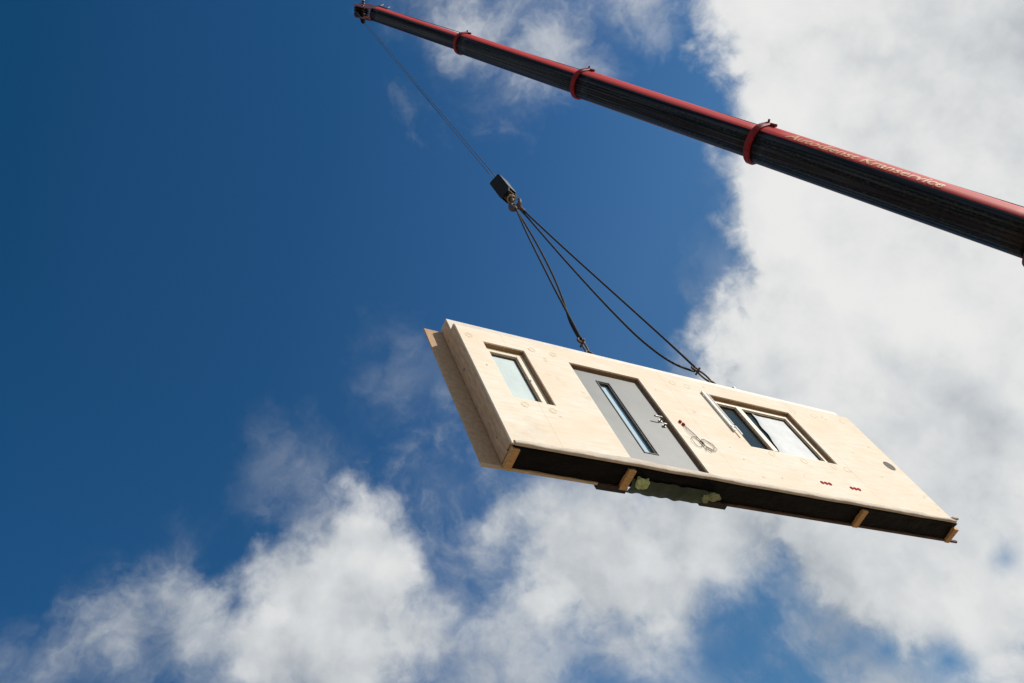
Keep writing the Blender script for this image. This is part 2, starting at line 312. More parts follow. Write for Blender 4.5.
# inner service layer (battens) and its end grain
mb = MB(); plate_holes(mb, 0.004, W-0.01, 0.04, 2.50, HOLES, 0.0225, 0.1195)
mb.build('batten_layer', M_stud, wall)
# main frame, taller than the sheet: its sunlit face shows above it
mb = MB(); plate_holes(mb, 0.02, 7.07, 0.04, 2.79, HOLES, 0.125, 0.30)
mb.build('stud_frame', M_stud, wall)
mb = MB(); mb.box(0.018, 7.072, 0.1215, 0.1245, 2.46, 2.792)
mb.build('pale_wrap', M_whitewood, wall)
mb = MB(); mb.box(0.018, 7.072, 0.126, 0.30, 2.791, 2.797)
mb.build('top_plate', M_whitewood, wall)
mb = MB(); mb.box(0.010, 0.0195, 0.122, 0.128, 0.03, 2.50)
mb.build('membrane_edge', M_gasket, wall)
mb = MB(); plate_holes(mb, -0.222, 7.22, 0.012, 2.765, HOLES, 0.311, 0.335)
mb.build('back_board', M_fibre, wall)
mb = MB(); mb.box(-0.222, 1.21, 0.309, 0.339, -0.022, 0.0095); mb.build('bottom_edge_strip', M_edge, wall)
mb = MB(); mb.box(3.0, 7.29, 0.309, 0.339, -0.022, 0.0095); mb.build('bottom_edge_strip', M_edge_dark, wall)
# knots on the end stud
for (y, z, r) in ((0.215, 1.72, 0.018), (0.2, 0.35, 0.012), (0.26, 2.45, 0.010)):
    mb = MB(); mb.disc((0.0195, y, z), (-1, 0, 0), r, 0.002, 14); mb.build('knot', M_bead, wall)
# black membrane in the underside, wrinkled
mb = MB(); nx, ny = 160, 8
gv = [[mb.bm.verts.new((0.03 + 7.02*i/nx, 0.024 + 0.284*j/ny, 0.0 + 0.014*mnoise.noise(Vector((i*0.11, j*0.55, 2))) + 0.008*mnoise.noise(Vector((i*0.35, j*0.8, 5))))) for j in range(ny+1)] for i in range(nx+1)]
for i in range(nx):
    for j in range(ny):
        f = mb.bm.faces.new((gv[i][j], gv[i+1][j], gv[i+1][j+1], gv[i][j+1])); f.smooth = True
mb.build('black_membrane', M_black, wall)
# pale flap of sill membrane folded over the lower edge of the sheet
mb = MB(); nx = 220; rows = []
for i in range(nx+1):
    x = 0.03 + (6.99-0.03)*i/nx
    t = min(1, max(0, (x-0.03)/0.5))
    top = 0.045 + 0.05*math.sin(min(1, x/2.2)*math.pi*0.8) + 0.018*mnoise.noise(Vector((x*2.3, 0, 0))) + 0.01*mnoise.noise(Vector((x*9, 3, 0)))
    if 1.5 < x < 2.7: top += 0.012
    if x > 6.4: top = 0.05 + 0.02*mnoise.noise(Vector((x*6, 0, 0)))
    y = -0.006 - 0.010*(0.5+mnoise.noise(Vector((x*3, 1, 0))))
    low = -0.012 + 0.012*mnoise.noise(Vector((x*1.7, 8, 0)))
    rows.append([mb.bm.verts.new(p) for p in ((x, -0.0025, max(top, .02)), (x, y-0.004, max(top, .02)*0.6), (x, y-0.009, low+0.01), (x, y+0.002, low-0.006), (x, 0.02, low))])
for a, b in zip(rows, rows[1:]):
    for k in range(4):
        f = mb.bm.faces.new((a[k], b[k], b[k+1], a[k+1])); f.smooth = True
mb.build('sill_flap', M_tape, wall)
mb = MB()
P = catmull([(6.93, -0.012, 0.045), (7.02, -0.03, 0.03), (7.05, -0.01, 0.06), (7.02, 0.0, 0.09)], 5)
mb.tube(P, [0.012 + 0.012*abs(math.sin(i*0.9)) for i in range(len(P))], 8); mb.build('loose_membrane_corner', M_tape, wall)
# torn black lip hanging under the front edge
mb = MB(); prev = None
for i in range(261):
    x = 0.04 + 6.95*i/260
    dz = 0.016 + 0.016*mnoise.noise(Vector((x*2.1, 4, 4))) + 0.010*mnoise.noise(Vector((x*13, 4, 4)))
    if 1.45 < x < 2.7: dz += 0.012
    cur = [mb.bm.verts.new((x, 0.026 + 0.006*mnoise.noise(Vector((x*5, 1, 1))), 0.004)), mb.bm.verts.new((x, 0.040 + 0.012*mnoise.noise(Vector((x*4, 7, 1))), -max(0.004, dz)))]
    if prev: mb.bm.faces.new((prev[0], cur[0], cur[1], prev[1])).smooth = True
    prev = cur
mb.build('membrane_lip', M_black, wall)
# stud feet standing out of the membrane
for x, y0, y1, w in ((0.062, 0.05, 0.305, 0.085), (1.535, 0.06, 0.335, 0.095), (5.225, 0.06, 0.335, 0.09), (7.06, 0.10, 0.34, 0.085)):
    mb = MB(); mb.box(x-w/2, x+w/2, y0, y1, -0.045, 0.018, 0.004); mb.build('stud_foot', M_foot, wall)
mb = MB(); mb.box(7.071, 7.10, 0.12, 0.33, 0.0, 2.0, 0.003); mb.build('end_batten', M_stud, wall)
# green membrane and foam under the door
mb = MB(); nx, ny = 60, 6
gv = [[mb.bm.verts.new((1.60 + 1.14*i/nx, 0.17 + 0.20*j/ny + 0.02*mnoise.noise(Vector((i*.15, 4, 0))), -0.022 - 0.016*mnoise.noise(Vector((i*.2, j*.6, 0))) - 0.03*math.sin(j/ny*math.pi))) for j in range(ny+1)] for i in range(nx+1)]
for i in range(nx):
    for j in range(ny):
        f = mb.bm.faces.new((gv[i][j], gv[i+1][j], gv[i+1][j+1], gv[i][j+1])); f.smooth = True
mb.build('green_membrane', M_green, wall)
def lump(c, r, mat, seed):
    b = bmesh.new(); bmesh.ops.create_icosphere(b, subdivisions=4, radius=1)
    for v in b.verts:
        k = 1 + 0.45*mnoise.noise(v.co*1.6 + Vector((seed, 0, 0))) + 0.22*mnoise.noise(v.co*4 + Vector((seed, 5, 0)))
        v.co = Vector((v.co.x*r[0], v.co.y*r[1], v.co.z*r[2]))*k + Vector(c)
    for f in b.faces: f.smooth = True
    m = MB(); m.bm.free(); m.bm = b; return m.build('foam_lump', mat, wall)
lump((1.70, 0.205, -0.045), (0.075, 0.07, 0.045), M_foam, 3)
lump((1.765, 0.20, -0.055), (0.045, 0.065, 0.035), M_foam, 8)
lump((2.77, 0.225, -0.04), (0.095, 0.055, 0.035), M_foam2, 13)
lump((2.68, 0.255, -0.04), (0.07, 0.06, 0.03), M_foam2, 21)
for x0, x1 in ((1.215, 1.60), (2.665, 3.06)):
    mb = MB(); mb.box(x0, x1, 0.305, 0.385, -0.035, -0.023, 0.002); mb.box(x0, x1, 0.377, 0.386, -0.022, 0.09, 0.002)
    mb.build('steel_bracket', M_bracket, wall)

# window and door reveals (lining proud of the cut edges)
def lining(x0, x1, z0, z1, depth0, depth1, name, parent, mat, bottom=True):
    e = 0.002; t = 0.012; mb = MB()
    mb.box(x0+e, x0+t, depth0, depth1, z0+e, z1-e); mb.box(x1-t, x1-e, depth0, depth1, z0+e, z1-e)
    mb.box(x0+t, x1-t, depth0, depth1, z1-t, z1-e)
    if bottom: mb.box(x0+t, x1-t, depth0, depth1, z0+e, z0+t)
    return mb.build(name, mat, parent)
def rect_frame(mb, x0, x1, z0, z1, wl, wr, wt, wb, y0, y1, bev=0.004):
    mb.box(x0, x0+wl, y0, y1, z0, z1, bev); mb.box(x1-wr, x1, y0, y1, z0, z1, bev)
    mb.box(x0+wl-0.001, x1-wr+0.001, y0+0.0015, y1-0.001, z1-wt, z1-0.001, bev); mb.box(x0+wl-0.001, x1-wr+0.001, y0+0.0015, y1-0.001, z0+0.001, z0+wb, bev)
def pane_set(parent, x0, x1, z0, z1, yf, mat):
    """bead, gasket and pane inside one glazed opening; yf is the frame face"""
    mb = MB(); rect_frame(mb, x0+0.0015, x1-0.0015, z0+0.0015, z1-0.0015, 0.014, 0.014, 0.014, 0.014, yf+0.018, yf+0.046, 0.001)
    mb.build('glazing_bead', M_bead, parent)
    mb = MB(); rect_frame(mb, x0+0.016, x1-0.016, z0+0.016, z1-0.016, 0.008, 0.008, 0.008, 0.008, yf+0.034, yf+0.048, 0.0)
    mb.build('gasket', M_gasket, parent)
    mb = MB(); mb.box(x0+0.004, x1-0.004, yf+0.0485, yf+0.0545, z0+0.004, z1-0.004)
    return mb.build('pane', mat, parent)
# small window
w1 = MB(); YF = 0.064
rect_frame(w1, WIN1[0]+0.013, WIN1[1]-0.013, WIN1[2]+0.013, WIN1[3]-0.013, 0.075, 0.095, 0.080, 0.115, YF, YF+0.07)
w1o = w1.build('window', M_frame, wall); w1o['label'] = 'small narrow window with a frosted pale pane'
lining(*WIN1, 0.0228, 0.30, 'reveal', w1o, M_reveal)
pane_set(w1o, WIN1[0]+0.088, WIN1[1]-0.108, WIN1[2]+0.128, WIN1[3]-0.093, YF, M_glass_film)
mb = MB(); mb.box(0.79, 0.80, YF-0.008, YF-0.001, 1.50, 1.53, 0.002); mb.build('catch', M_steel, w1o)
# wide window with two lights
w2 = MB()
rect_frame(w2, WIN2[0]+0.013, WIN2[1]-0.013, WIN2[2]+0.013, WIN2[3]-0.013, 0.065, 0.072, 0.075, 0.115, YF, YF+0.07)
w2.box(4.385, 4.480, YF-0.006, YF+0.066, WIN2[2]+0.127, WIN2[3]-0.087, 0.004)
w2o = w2.build('window', M_frame, wall); w2o['label'] = 'wide two-light window with peeling white film'
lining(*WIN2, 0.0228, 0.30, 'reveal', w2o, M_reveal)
pane_set(w2o, 3.945, 4.382, WIN2[2]+0.129, WIN2[3]-0.089, YF, M_glass_dark)
pane_set(w2o, 4.483, 5.364, WIN2[2]+0.129, WIN2[3]-0.089, YF, M_glass_dark)
# protective film on the right light, its left edge curling away
mb = MB(); rows = []
for i in range(33):
    t = i/32; z = 1.045 + (2.03-1.045)*t
    xl = 4.53 + 0.20*t**0.85 + 0.02*math.sin(t*5.5) + 0.012*math.sin(t*17)
    row = []
    for k in range(15):
        u = k/14; x = xl + (5.340 - xl)*u
        row.append(mb.bm.verts.new((x, YF+0.044 - 0.016*max(0, 1-u*5)**2 - 0.0015*mnoise.noise(Vector((x*6, z*6, 0))), z)))
    rows.append(row)
for a, b in zip(rows, rows[1:]):
    for k in range(14):
        f = mb.bm.faces.new((a[k], a[k+1], b[k+1], b[k])); f.smooth = True
mb.build('protective_film', M_film, w2o)
# white stay bar screwed on the left of the wide window
mb = MB()
mb.box(3.745, 3.778, -0.034, -0.014, 1.20, 2.13, 0.004); mb.box(3.800, 3.815, -0.048, -0.036, 1.32, 2.08, 0.003)
sb = mb.build('stay_bar', M_white, w2o)
mb = MB(); mb.box(3.75, 3.812, -0.040, -0.010, 1.275, 1.305, 0.004); mb.box(3.752, 3.772, -0.0138, -0.0005, 1.24, 1.30); mb.box(3.752, 3.772, -0.0138, -0.0005, 2.08, 2.13)
mb.build('bracket', M_steel, sb)
mb = MB(); mb.box(3.802, 3.826, -0.05, -0.03, 1.10, 1.29, 0.006); mb.build('end_cap', M_white, sb)

# door
dl = MB(); dx0, dx1 = DOOR[0]+0.013, DOOR[1]-0.013; DY = 0.063
GX0, GX1, GZ0, GZ1 = 1.912, 2.098, 0.385, 1.885
plate_holes(dl, dx0+0.002, dx1-0.002, 0.045, DOOR[3]-0.015, [(GX0, GX1, GZ0, GZ1)], DY, DY+0.05)
door = dl.build('door', M_grey, wall)
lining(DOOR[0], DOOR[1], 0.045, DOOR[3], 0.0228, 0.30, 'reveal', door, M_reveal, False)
mb = MB(); rect_frame(mb, GX0-0.012, GX1+0.012, GZ0-0.012, GZ1+0.012, 0.013, 0.013, 0.013, 0.013, DY-0.010, DY-0.0005, 0.001)
mb.build('glass_rim', M_gasket, door)
mb = MB(); rect_frame(mb, GX0+0.0015, GX1-0.0015, GZ0+0.0015, GZ1-0.0015, 0.014, 0.014, 0.014, 0.014, DY+0.002, DY+0.044, 0.0)
mb.build('glazing_bead', M_gasket, door)
mb = MB(); mb.box(GX0+0.003, GX1-0.003, DY+0.0445, DY+0.0495, GZ0+0.003, GZ1-0.003); mb.build('pane', M_glass_door, door)
mb = MB(); mb.disc((2.565, DY-0.0005, 1.185), (0, -1, 0), 0.028, 0.012, 24, 0.003)
mb.tube(catmull([(2.565, DY-0.01, 1.185), (2.565, DY-0.05, 1.185), (2.55, DY-0.062, 1.186), (2.44, DY-0.062, 1.186)], 5), 0.0105, 10)
mb.build('handle', M_steel, door)
mb = MB(); mb.disc((2.565, DY-0.0005, 1.075), (0, -1, 0), 0.028, 0.012, 24, 0.003); mb.tube([(2.565, DY-0.012, 1.075), (2.565, DY-0.04, 1.075)], 0.013, 10)
mb.box(2.545, 2.585, DY-0.047, DY-0.039, 1.067, 1.083); mb.build('lock', M_steel, door)

# cable coil and plug
mb = MB()
mb.tube(catmull([(2.84, -0.012, 1.11), (2.88, -0.010, 1.0), (2.915, -0.012, 0.88), (2.925, -0.014, 0.76), (2.93, -0.012, 0.70)], 8), 0.0045, 6)
mb.tube(catmull([(2.835, -0.012, 1.09), (2.82, -0.014, 0.95), (2.86, -0.012, 0.84), (2.925, -0.010, 0.74)], 8), 0.003, 6)
for cx, cz, rx, rz, a in ((3.01, 0.72, 0.085, 0.10, 0.3), (3.015, 0.70, 0.075, 0.115, 0.6), (2.85, 0.735, 0.070, 0.11, -0.2)):
    pts = []
    for k in range(28):
        t = 2*math.pi*k/28; x, z = rx*math.cos(t), rz*math.sin(t)
        pts.append((cx + x*math.cos(a) - z*math.sin(a), -0.014 - 0.004*math.sin(3*t + a*9), cz + x*math.sin(a) + z*math.cos(a)))
    mb.tube(pts, 0.0030, 6, True)
for e in ((2.90, 0.56), (2.97, 0.545), (3.03, 0.58)):
    mb.tube(catmull([(2.925, -0.018, 0.72), (2.93, -0.022, 0.65), (e[0], -0.012, e[1])], 6), 0.0035, 6)
mb.tube([(2.915, -0.018, 0.755), (2.935, -0.02, 0.72), (2.93, -0.016, 0.67)], 0.009, 8)
mb.build('cable_coil', M_wire, wall)
mb = MB(); mb.box(2.805, 2.835, -0.028, -0.0005, 1.13, 1.165, 0.004); mb.box(2.828, 2.858, -0.028, -0.0005, 1.075, 1.115, 0.004)
mb.build('cable_plug', M_red_plug, wall)
# red socket plugs
for gx in (4.777, 5.32):
    mb = MB()
    for k in (-1, 0, 1):
        mb.disc((gx + k*0.071, -0.0005, 0.354), (0, -1, 0), 0.030, 0.006, 20, 0.002)
    o = mb.build('socket_cover', M_red_plug, wall)
# round grille near the right end
mb = MB(); mb.disc((6.745, -0.0005, 1.165), (0, -1, 0), 0.10, 0.003, 36); mb.build('round_grille', M_grey_disc, wall)
# round wood plugs over the screws
for x, z in ((0.131, 2.223), (1.03, 2.223), (1.352, 2.225), (0.435, 0.809), (0.797, 0.797), (3.56, 2.217), (3.30, 2.217), (4.17, 0.828), (4.73, 0.80), (5.582, 2.199), (6.047, 2.231), (6.695, 2.268), (5.295, 0.81), (5.55, 0.81)):
    mb = MB()
    pts = [(x + 0.050*math.cos(2*math.pi*k/30), -0.0006, z + 0.050*math.sin(2*math.pi*k/30)) for k in range(30)]
    mb.disc((x, -0.0004, z), (0, -1, 0), 0.044, 0.0006, 30)
    mb.tube(pts, 0.0016, 5, True)
    mb.build('screw_plug', M_plug, wall)
for x, z, r in ((3.50, 0.55, 0.012), (3.42, 0.78, 0.009), (3.95, 0.28, 0.012), (0.18, 1.55, 0.012), (2.84, 1.9, 0.008), (4.46, 0.45, 0.008)):
    mb = MB(); mb.disc((x, -0.0003, z), (0, -1, 0), r, 0.001, 14); mb.build('knot', M_bead, wall)
# small white clip on the top plate
mb = MB(); mb.box(4.93, 4.965, 0.13, 0.16, 2.798, 2.885, 0.004); mb.build('top_clip', M_white, wall)
# lifting eyes
EYES = ((2.335, 0.2), (4.60, 0.2))
def ring_pts(c, r, u, w, n=20, sy=1.0):
    c, u, w = Vector(c), Vector(u).normalized(), Vector(w).normalized()
    return [c + u*math.cos(2*math.pi*k/n)*r + w*math.sin(2*math.pi*k/n)*r*sy for k in range(n)]
for ex, ey in EYES:
    mb = MB(); mb.box(ex-0.08, ex+0.08, ey-0.055, ey+0.055, 2.798, 2.81, 0.003)
    mb.tube([(ex, ey, 2.808), (ex, ey, 2.90)], 0.022, 10)
    mb.tube(ring_pts((ex, ey, 2.955), 0.055, (1, 0, 0), (0, 0, 1)), 0.018, 8, True)
    mb.build('lifting_eye', M_rust, wall)

# ------------------------------------------------------------------ slings (things of their own)
def sling(label, strands, eye, hx, offs):
    top = Vector((strands[0][0][0], 0.2, strands[0][0][1]))
    rt = root('lifting_sling', label, 'sling', (PX+top.x, PY+0.2, PZ+top.z), 'slings between hook and wall panel')
    loc = lambda p: Vector(p) - top
    for s, st in enumerate(strands):
        pts = catmull([loc((x, 0.2 + offs*(1 if s else -1), z)) for x, z in st], 9)
        mb = MB(); mb.tube(pts, 0.0175, 10); mb.build('strand', M_sling, rt)
    a = Vector((strands[0][-1][0], 0.2, strands[0][-1][1])); e = Vector(eye); d = (e-a).normalized(); side = d.cross(Vector((0, 1, 0)))
    mb = MB()                                     # shackle: bow, pin and the swivel link
    c1 = loc(a + d*0.03); mb.tube(ring_pts(c1, 0.05, side, d, 20, 1.2), 0.02, 8, True)
    c2 = loc(a*0.40 + e*0.60); mb.tube(ring_pts(c2, 0.026, (0, 1, 0), d, 22, (e-a).length*0.40/0.026), 0.015, 8, True)
    mb.tube([c1 + Vector((0, -0.07, 0)) + d*0.06, c1 + Vector((0, 0.07, 0)) + d*0.06], 0.017, 8)
    mb.build('shackle', M_rust, rt)
    mb = MB()
    p0 = loc((strands[0][0][0], 0.2, strands[0][0][1])); d0 = (loc((strands[0][2][0], 0.2, strands[0][2][1]))-p0).normalized()
    mb.tube(ring_pts(p0, 0.06, d0.cross(Vector((0,1,0))), d0, 18, 1.5), 0.02, 8, True)
    mb.tube([p0 + d0*0.10, p0 + d0*0.24], 0.042, 10)
    mb.build('top_link', M_rust, rt)
    return rt
S1 = S1_DATA
S2 = [[(3.29, 9.02), (3.345, 8.60), (3.43, 8.155), (3.63, 7.184), (3.89, 6.03), (4.13, 4.99), (4.33, 4.10), (4.475, 3.35)],
      [(3.28, 9.02), (3.325, 8.55), (3.36, 8.0), (3.435, 6.75), (3.55, 5.40), (3.655, 4.55), (3.76, 4.0), (3.93, 3.58), (4.12, 3.36), (4.36, 3.28), (4.455, 3.27)]]
sling('left wire sling with two close strands running steeply to the eye above the door', S1, (EYES[0][0], 0.2, 3.0), 3.2, 0.02)
sling('right wire sling with one strand taut and the other sagging towards the window end', S2, (EYES[1][0], 0.2, 3.0), 3.25, 0.02)

# ------------------------------------------------------------------ hook block
HX, HY, HZ = PX+3.225, PY+0.2, PZ+9.12
blk = root('hook_block', 'black crane hook block at the end of the hoist rope, gathering both slings', 'hook block', (HX, HY, HZ))
# the cheeks face along dirn (towards lower left of the photo's viewpoint)
def cheek(y0, y1):
    poly = []
    w, z0, z1 = 0.138, 0.40, 1.26
    poly += [(w, z1-0.03), (w-0.03, z1), (-w+0.03, z1), (-w, z1-0.03)]
    poly += [(-w, z0+0.10), (-w*0.62, z0), (w*0.62, z0), (w, z0+0.10)]
    return poly
blk.rotation_euler = (0, 0, R(111))
for y0, y1 in ((-0.13, -0.085), (0.085, 0.13)):
    mb = MB(); mb.prism(cheek(y0, y1), y0, y1); mb.build('cheek_plate', M_blockblk, blk)
mb = MB(); mb.box(-0.148, -0.135, -0.125, 0.125, 0.50, 1.22, 0.004); mb.box(0.135, 0.148, -0.125, 0.125, 0.50, 1.24, 0.004); mb.box(-0.10, 0.10, -0.084, 0.084, 0.45, 0.62, 0.01)
mb.build('side_guard', M_dirtgrey, blk)
for y in (-0.045, 0.045):
    mb = MB(); mb.disc((0, y-0.03, 0.98), (0, 1, 0), 0.126, 0.06, 32, 0.01); mb.build('sheave', M_dirtgrey, blk)
mb = MB(); mb.box(-0.07, 0.05, -0.1335, -0.1305, 0.62, 0.66); mb.build('warning_plate', M_brass, blk)
mb = MB()
mb.tube([(0, 0, 0.46), (0, 0, 0.26)], [0.06, 0.045], 14)
hk = [(0, 0, 0.30), (0.0, 0, 0.20), (0.075, 0, 0.12), (0.115, 0, 0.02), (0.09, 0, -0.085), (0.0, 0, -0.135), (-0.09, 0, -0.09), (-0.125, 0, 0.0), (-0.12, 0, 0.06)]
P = catmull(hk, 5); mb.tube(P, [0.04 + 0.016*math.sin(math.pi*i/len(P)) - 0.025*(i/len(P))**4 for i in range(len(P))], 12)
mb.build('hook', M_rust, blk)
mb = MB(); mb.tube([(-0.12, 0, 0.07), (0.0, 0, 0.16)], 0.014, 8); mb.build('safety_latch', M_brass, blk)
mb = MB(); mb.tube(ring_pts((0, 0, 0.29), 0.075, (1, 0, 0), (0, 1, 0)), 0.02, 8, True)
mb.build('hook_ring', M_brass, blk)

# ------------------------------------------------------------------ crane boom
E_ = Vector(BOOM_E); T_ = Vector(BOOM_T)
ax = (E_ - T_).normalized()                       # down the boom
side = ax.cross(Vector((0, 0, 1))).normalized()
if side.y > 0: side = -side                       # towards -y: the sunlit flank
belly = side.cross(ax)
if belly.z > 0: belly = -belly                    # belly normal, faces the load
boom = root('crane_boom', 'long telescopic crane boom, red flanks and black belly, crossing the sky', 'crane boom', T_)
def section_ring(dist, r, seg=48):
    """U-shaped box: flat flanks and back, rounded belly; returns points and girth values (0 = back, 0.5 = paint line)"""
    pts, gv = [], []
    prof = []
    hb = 0.72                                     # back height over half width
    # belly arc from flank (-side) round to the other flank
    for k in range(25):
        t = math.pi*k/24; prof.append((math.cos(t), math.sin(t)*0.92, None))
    prof += [(-1, -hb*0.5), (-1, -hb + 0.12), (-0.9, -hb), (0, -hb), (0.9, -hb), (1, -hb + 0.12), (1, -hb*0.5)]
    for p in prof:
        x, z = p[0], p[1]
        pts.append(ax*dist + side*(x*r) + belly*(z*r))
        if z <= 0: gv.append(0.5 + 0.5*(z/1.05)*0.9 - 0.20)
        else:
            ang = math.atan2(z, abs(x)); gv.append(0.3 + 0.7*ang/(math.pi/2))
    return pts, gv
def section(d0, d1, r, name='boom_section'):
    mb = MB(); steps = 10
    lay = mb.bm.verts.layers.float.new('girth'); lay2 = mb.bm.verts.layers.float.new('run')
    rings = []
    for i in range(steps+1):
        pts, gvs = section_ring(d0 + (d1-d0)*i/steps, r); ring = []
        for p, q in zip(pts, gvs):
            v = mb.bm.verts.new(p); v[lay] = q; v[lay2] = d0 + (d1-d0)*i/steps; ring.append(v)
        rings.append(ring)
    n = len(rings[0])
    for A, B_ in zip(rings, rings[1:]):
        for k in range(n):
            f = mb.bm.faces.new((A[k], A[(k+1) % n], B_[(k+1) % n], B_[k])); f.smooth = True
    mb.bm.faces.new(rings[0][::-1]); mb.bm.faces.new(rings[-1])
    for e in mb.bm.edges: pass
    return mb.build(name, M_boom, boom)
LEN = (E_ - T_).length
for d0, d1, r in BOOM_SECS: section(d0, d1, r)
def collar(d, r, w):
    mb = MB(); rings = []
    for dd, k in ((-w/2, 1.0), (-w/2, 1.13), (-w*0.3, 1.19), (w*0.3, 1.19), (w/2, 1.13), (w/2, 1.0)):
        pts, _ = section_ring(d + dd, r*k); rings.append(pts)
    rings.append(rings[0])
    mb.loft(rings[:-1], cap=False, smooth=False)
    A = None
    mb.build('collar', M_collar, boom)
    # back bracket and clamp on the collar
    c = ax*d - belly*(r*0.92)
    for s_i in (-1, 1):
        mb = MB(); p = c + side*(r*0.95*s_i) ; mb.tube([p + belly*0.2*r, p - belly*0.30*r], r*0.11, 8)
        mb.build('collar_clamp', M_dirtgrey, boom)
    mb = MB(); p = ax*d + side*(r*1.08) - belly*(r*0.72)
    mb.tube([p + ax*0.0, p + ax*(w*1.3) + side*(r*0.05)], r*0.10, 8); mb.tube([p, p + side*(r*0.28)], r*0.07, 8)
    mb.build('collar_bracket', M_collar, boom)
for d, r, w in BOOM_COLLARS: collar(d, r, w)
# head with sheaves
mb = MB()
r = 0.25
for s_i in (-1, 1):
    o = side*(s_i*0.20)
    poly = [(-0.05, -0.28), (0.35, -0.30), (0.35, 0.26), (0.05, 0.34), (-0.35, 0.42), (-0.62, 0.30), (-0.66, -0.05), (-0.45, -0.26)]
    a = [mb.bm.verts.new(ax*x + belly*z + o - side*0.02) for x, z in poly]; b = [mb.bm.verts.new(ax*x + belly*z + o + side*0.02) for x, z in poly]
    mb.bm.faces.new(a); mb.bm.faces.new(b[::-1])
    for k in range(len(poly)): mb.bm.faces.new((a[(k+1) % len(poly)], a[k], b[k], b[(k+1) % len(poly)]))
mb.tube([ax*-0.2 + side*-0.24 + belly*0.2, ax*-0.2 + side*0.24 + belly*0.2], 0.05, 10)
mb.tube([ax*-0.5 + side*-0.26 - belly*0.05, ax*-0.5 + side*0.26 - belly*0.05], 0.05, 10)
mb.build('boom_head', M_headred, boom)
for x, z in ((-0.36, 0.22), (-0.50, -0.10)):
    for s_i in (-0.1, 0.0, 0.1):
        mb = MB(); mb.disc(ax*x + belly*z + side*(s_i-0.03), side, 0.21, 0.06, 26, 0.01); mb.build('head_sheave', M_blockblk, boom)
mb = MB(); mb.tube([ax*0.05 - belly*0.26 + side*0.2, ax*0.02 - belly*0.60 + side*0.24], 0.03, 8); mb.tube([ax*0.55 - belly*0.26 + side*0.2, ax*0.5 - belly*0.55 + side*0.26], 0.028, 8); mb.tube([ax*0.05 - belly*0.40 + side*0.2, ax*0.5 - belly*0.38 + side*0.22], 0.03, 8)
mb.build('head_light', M_dirtgrey, boom)
mb = MB(); mb.tube([ax*-0.6 - belly*0.1 + side*0.25, ax*-0.75 - belly*0.25 + side*0.32], 0.05, 8); mb.build('wind_sensor', M_dirtgrey, boom)
mb = MB(); mb.tube([ax*-0.70 + belly*0.1 - side*0.1, ax*-0.85 - belly*0.05 - side*0.15], 0.04, 8)
mb.build('warning_light', M_dirtgrey, boom)
# lettering along the sunlit flank
txt = bpy.data.curves.new('lettering', 'FONT'); txt.body = 'Autodienst Kranservice'; txt.size = 1.0; txt.shear = 0.25; txt.offset = 0.02; txt.resolution_u = 3
to = bpy.data.objects.new('lettering', txt); col.objects.link(to)
bpy.context.view_layer.update()
me = bpy.data.meshes.new_from_object(to.evaluated_get(bpy.context.evaluated_depsgraph_get())); bpy.data.objects.remove(to)
xs = [v.co.x for v in me.vertices]; ys = [v.co.y for v in me.vertices]
x0, x1, y0, y1 = min(xs), max(xs), min(ys), max(ys)
bm = bmesh.new(); bm.from_mesh(me); bmesh.ops.subdivide_edges(bm, edges=[e for e in bm.edges if e.calc_length() > 0.2], cuts=2)
rl = LETTER[2]
for v in bm.verts:
    u = (v.co.x-x0)/(x1-x0); h = (v.co.y-y0)/(y1-y0)
    d = LETTER[0] + (LETTER[1]-LETTER[0])*u
    # wrap: h=0 is on the curved shoulder above the paint line, h=1 high on the flank
    s_arc = LETTER[3] + (LETTER[4]-LETTER[3])*h       # arc length from the shoulder start (positive = round the belly)
    if s_arc > 0: p = side*(math.cos(s_arc)*rl) + belly*(math.sin(s_arc)*0.92*rl); nn = side*math.cos(s_arc) + belly*math.sin(s_arc)
    else: p = side*rl + belly*(s_arc*rl); nn = side
    v.co = ax*d + p + nn*0.006
lm = MB(); lm.bm.free(); lm.bm = bm
lm.build('lettering', M_yellow, boom)

# ------------------------------------------------------------------ hoist rope: along the back of the boom, over the head and down to the block
rope = root('hoist_rope', 'thin dark steel hoist rope running down the sky from boom tip to hook block', 'rope', T_)
head = ax*-0.36 + belly*0.43
for k, o in enumerate((-0.035, 0.035)):
    top = head + side*o; bot = Vector((HX, HY, HZ+1.34)) + Vector((o*0.9, -o*0.5, 0)) - T_
    mb = MB(); pts = [top.lerp(bot, t/30) for t in range(31)]
    mb.tube(pts, 0.0085, 6); mb.build('rope_fall', M_rope, rope)
mb = MB(); mb.tube([ax*(LEN*1.6*t/40) - belly*(0.225 + 0.235*t/40*1.6) + side*(0.22 + 0.22*t/40*1.6) for t in range(41)], 0.010, 6); mb.build('back_run', M_rope, rope)
wt = MB(); q = head.lerp(Vector((HX, HY, HZ+1.34)) - T_, 0.075); wt.tube([q, q + Vector((0.0, 0, -0.45))], [0.05, 0.085], 10); wt.build('limit_weight', M_blockblk, rope)

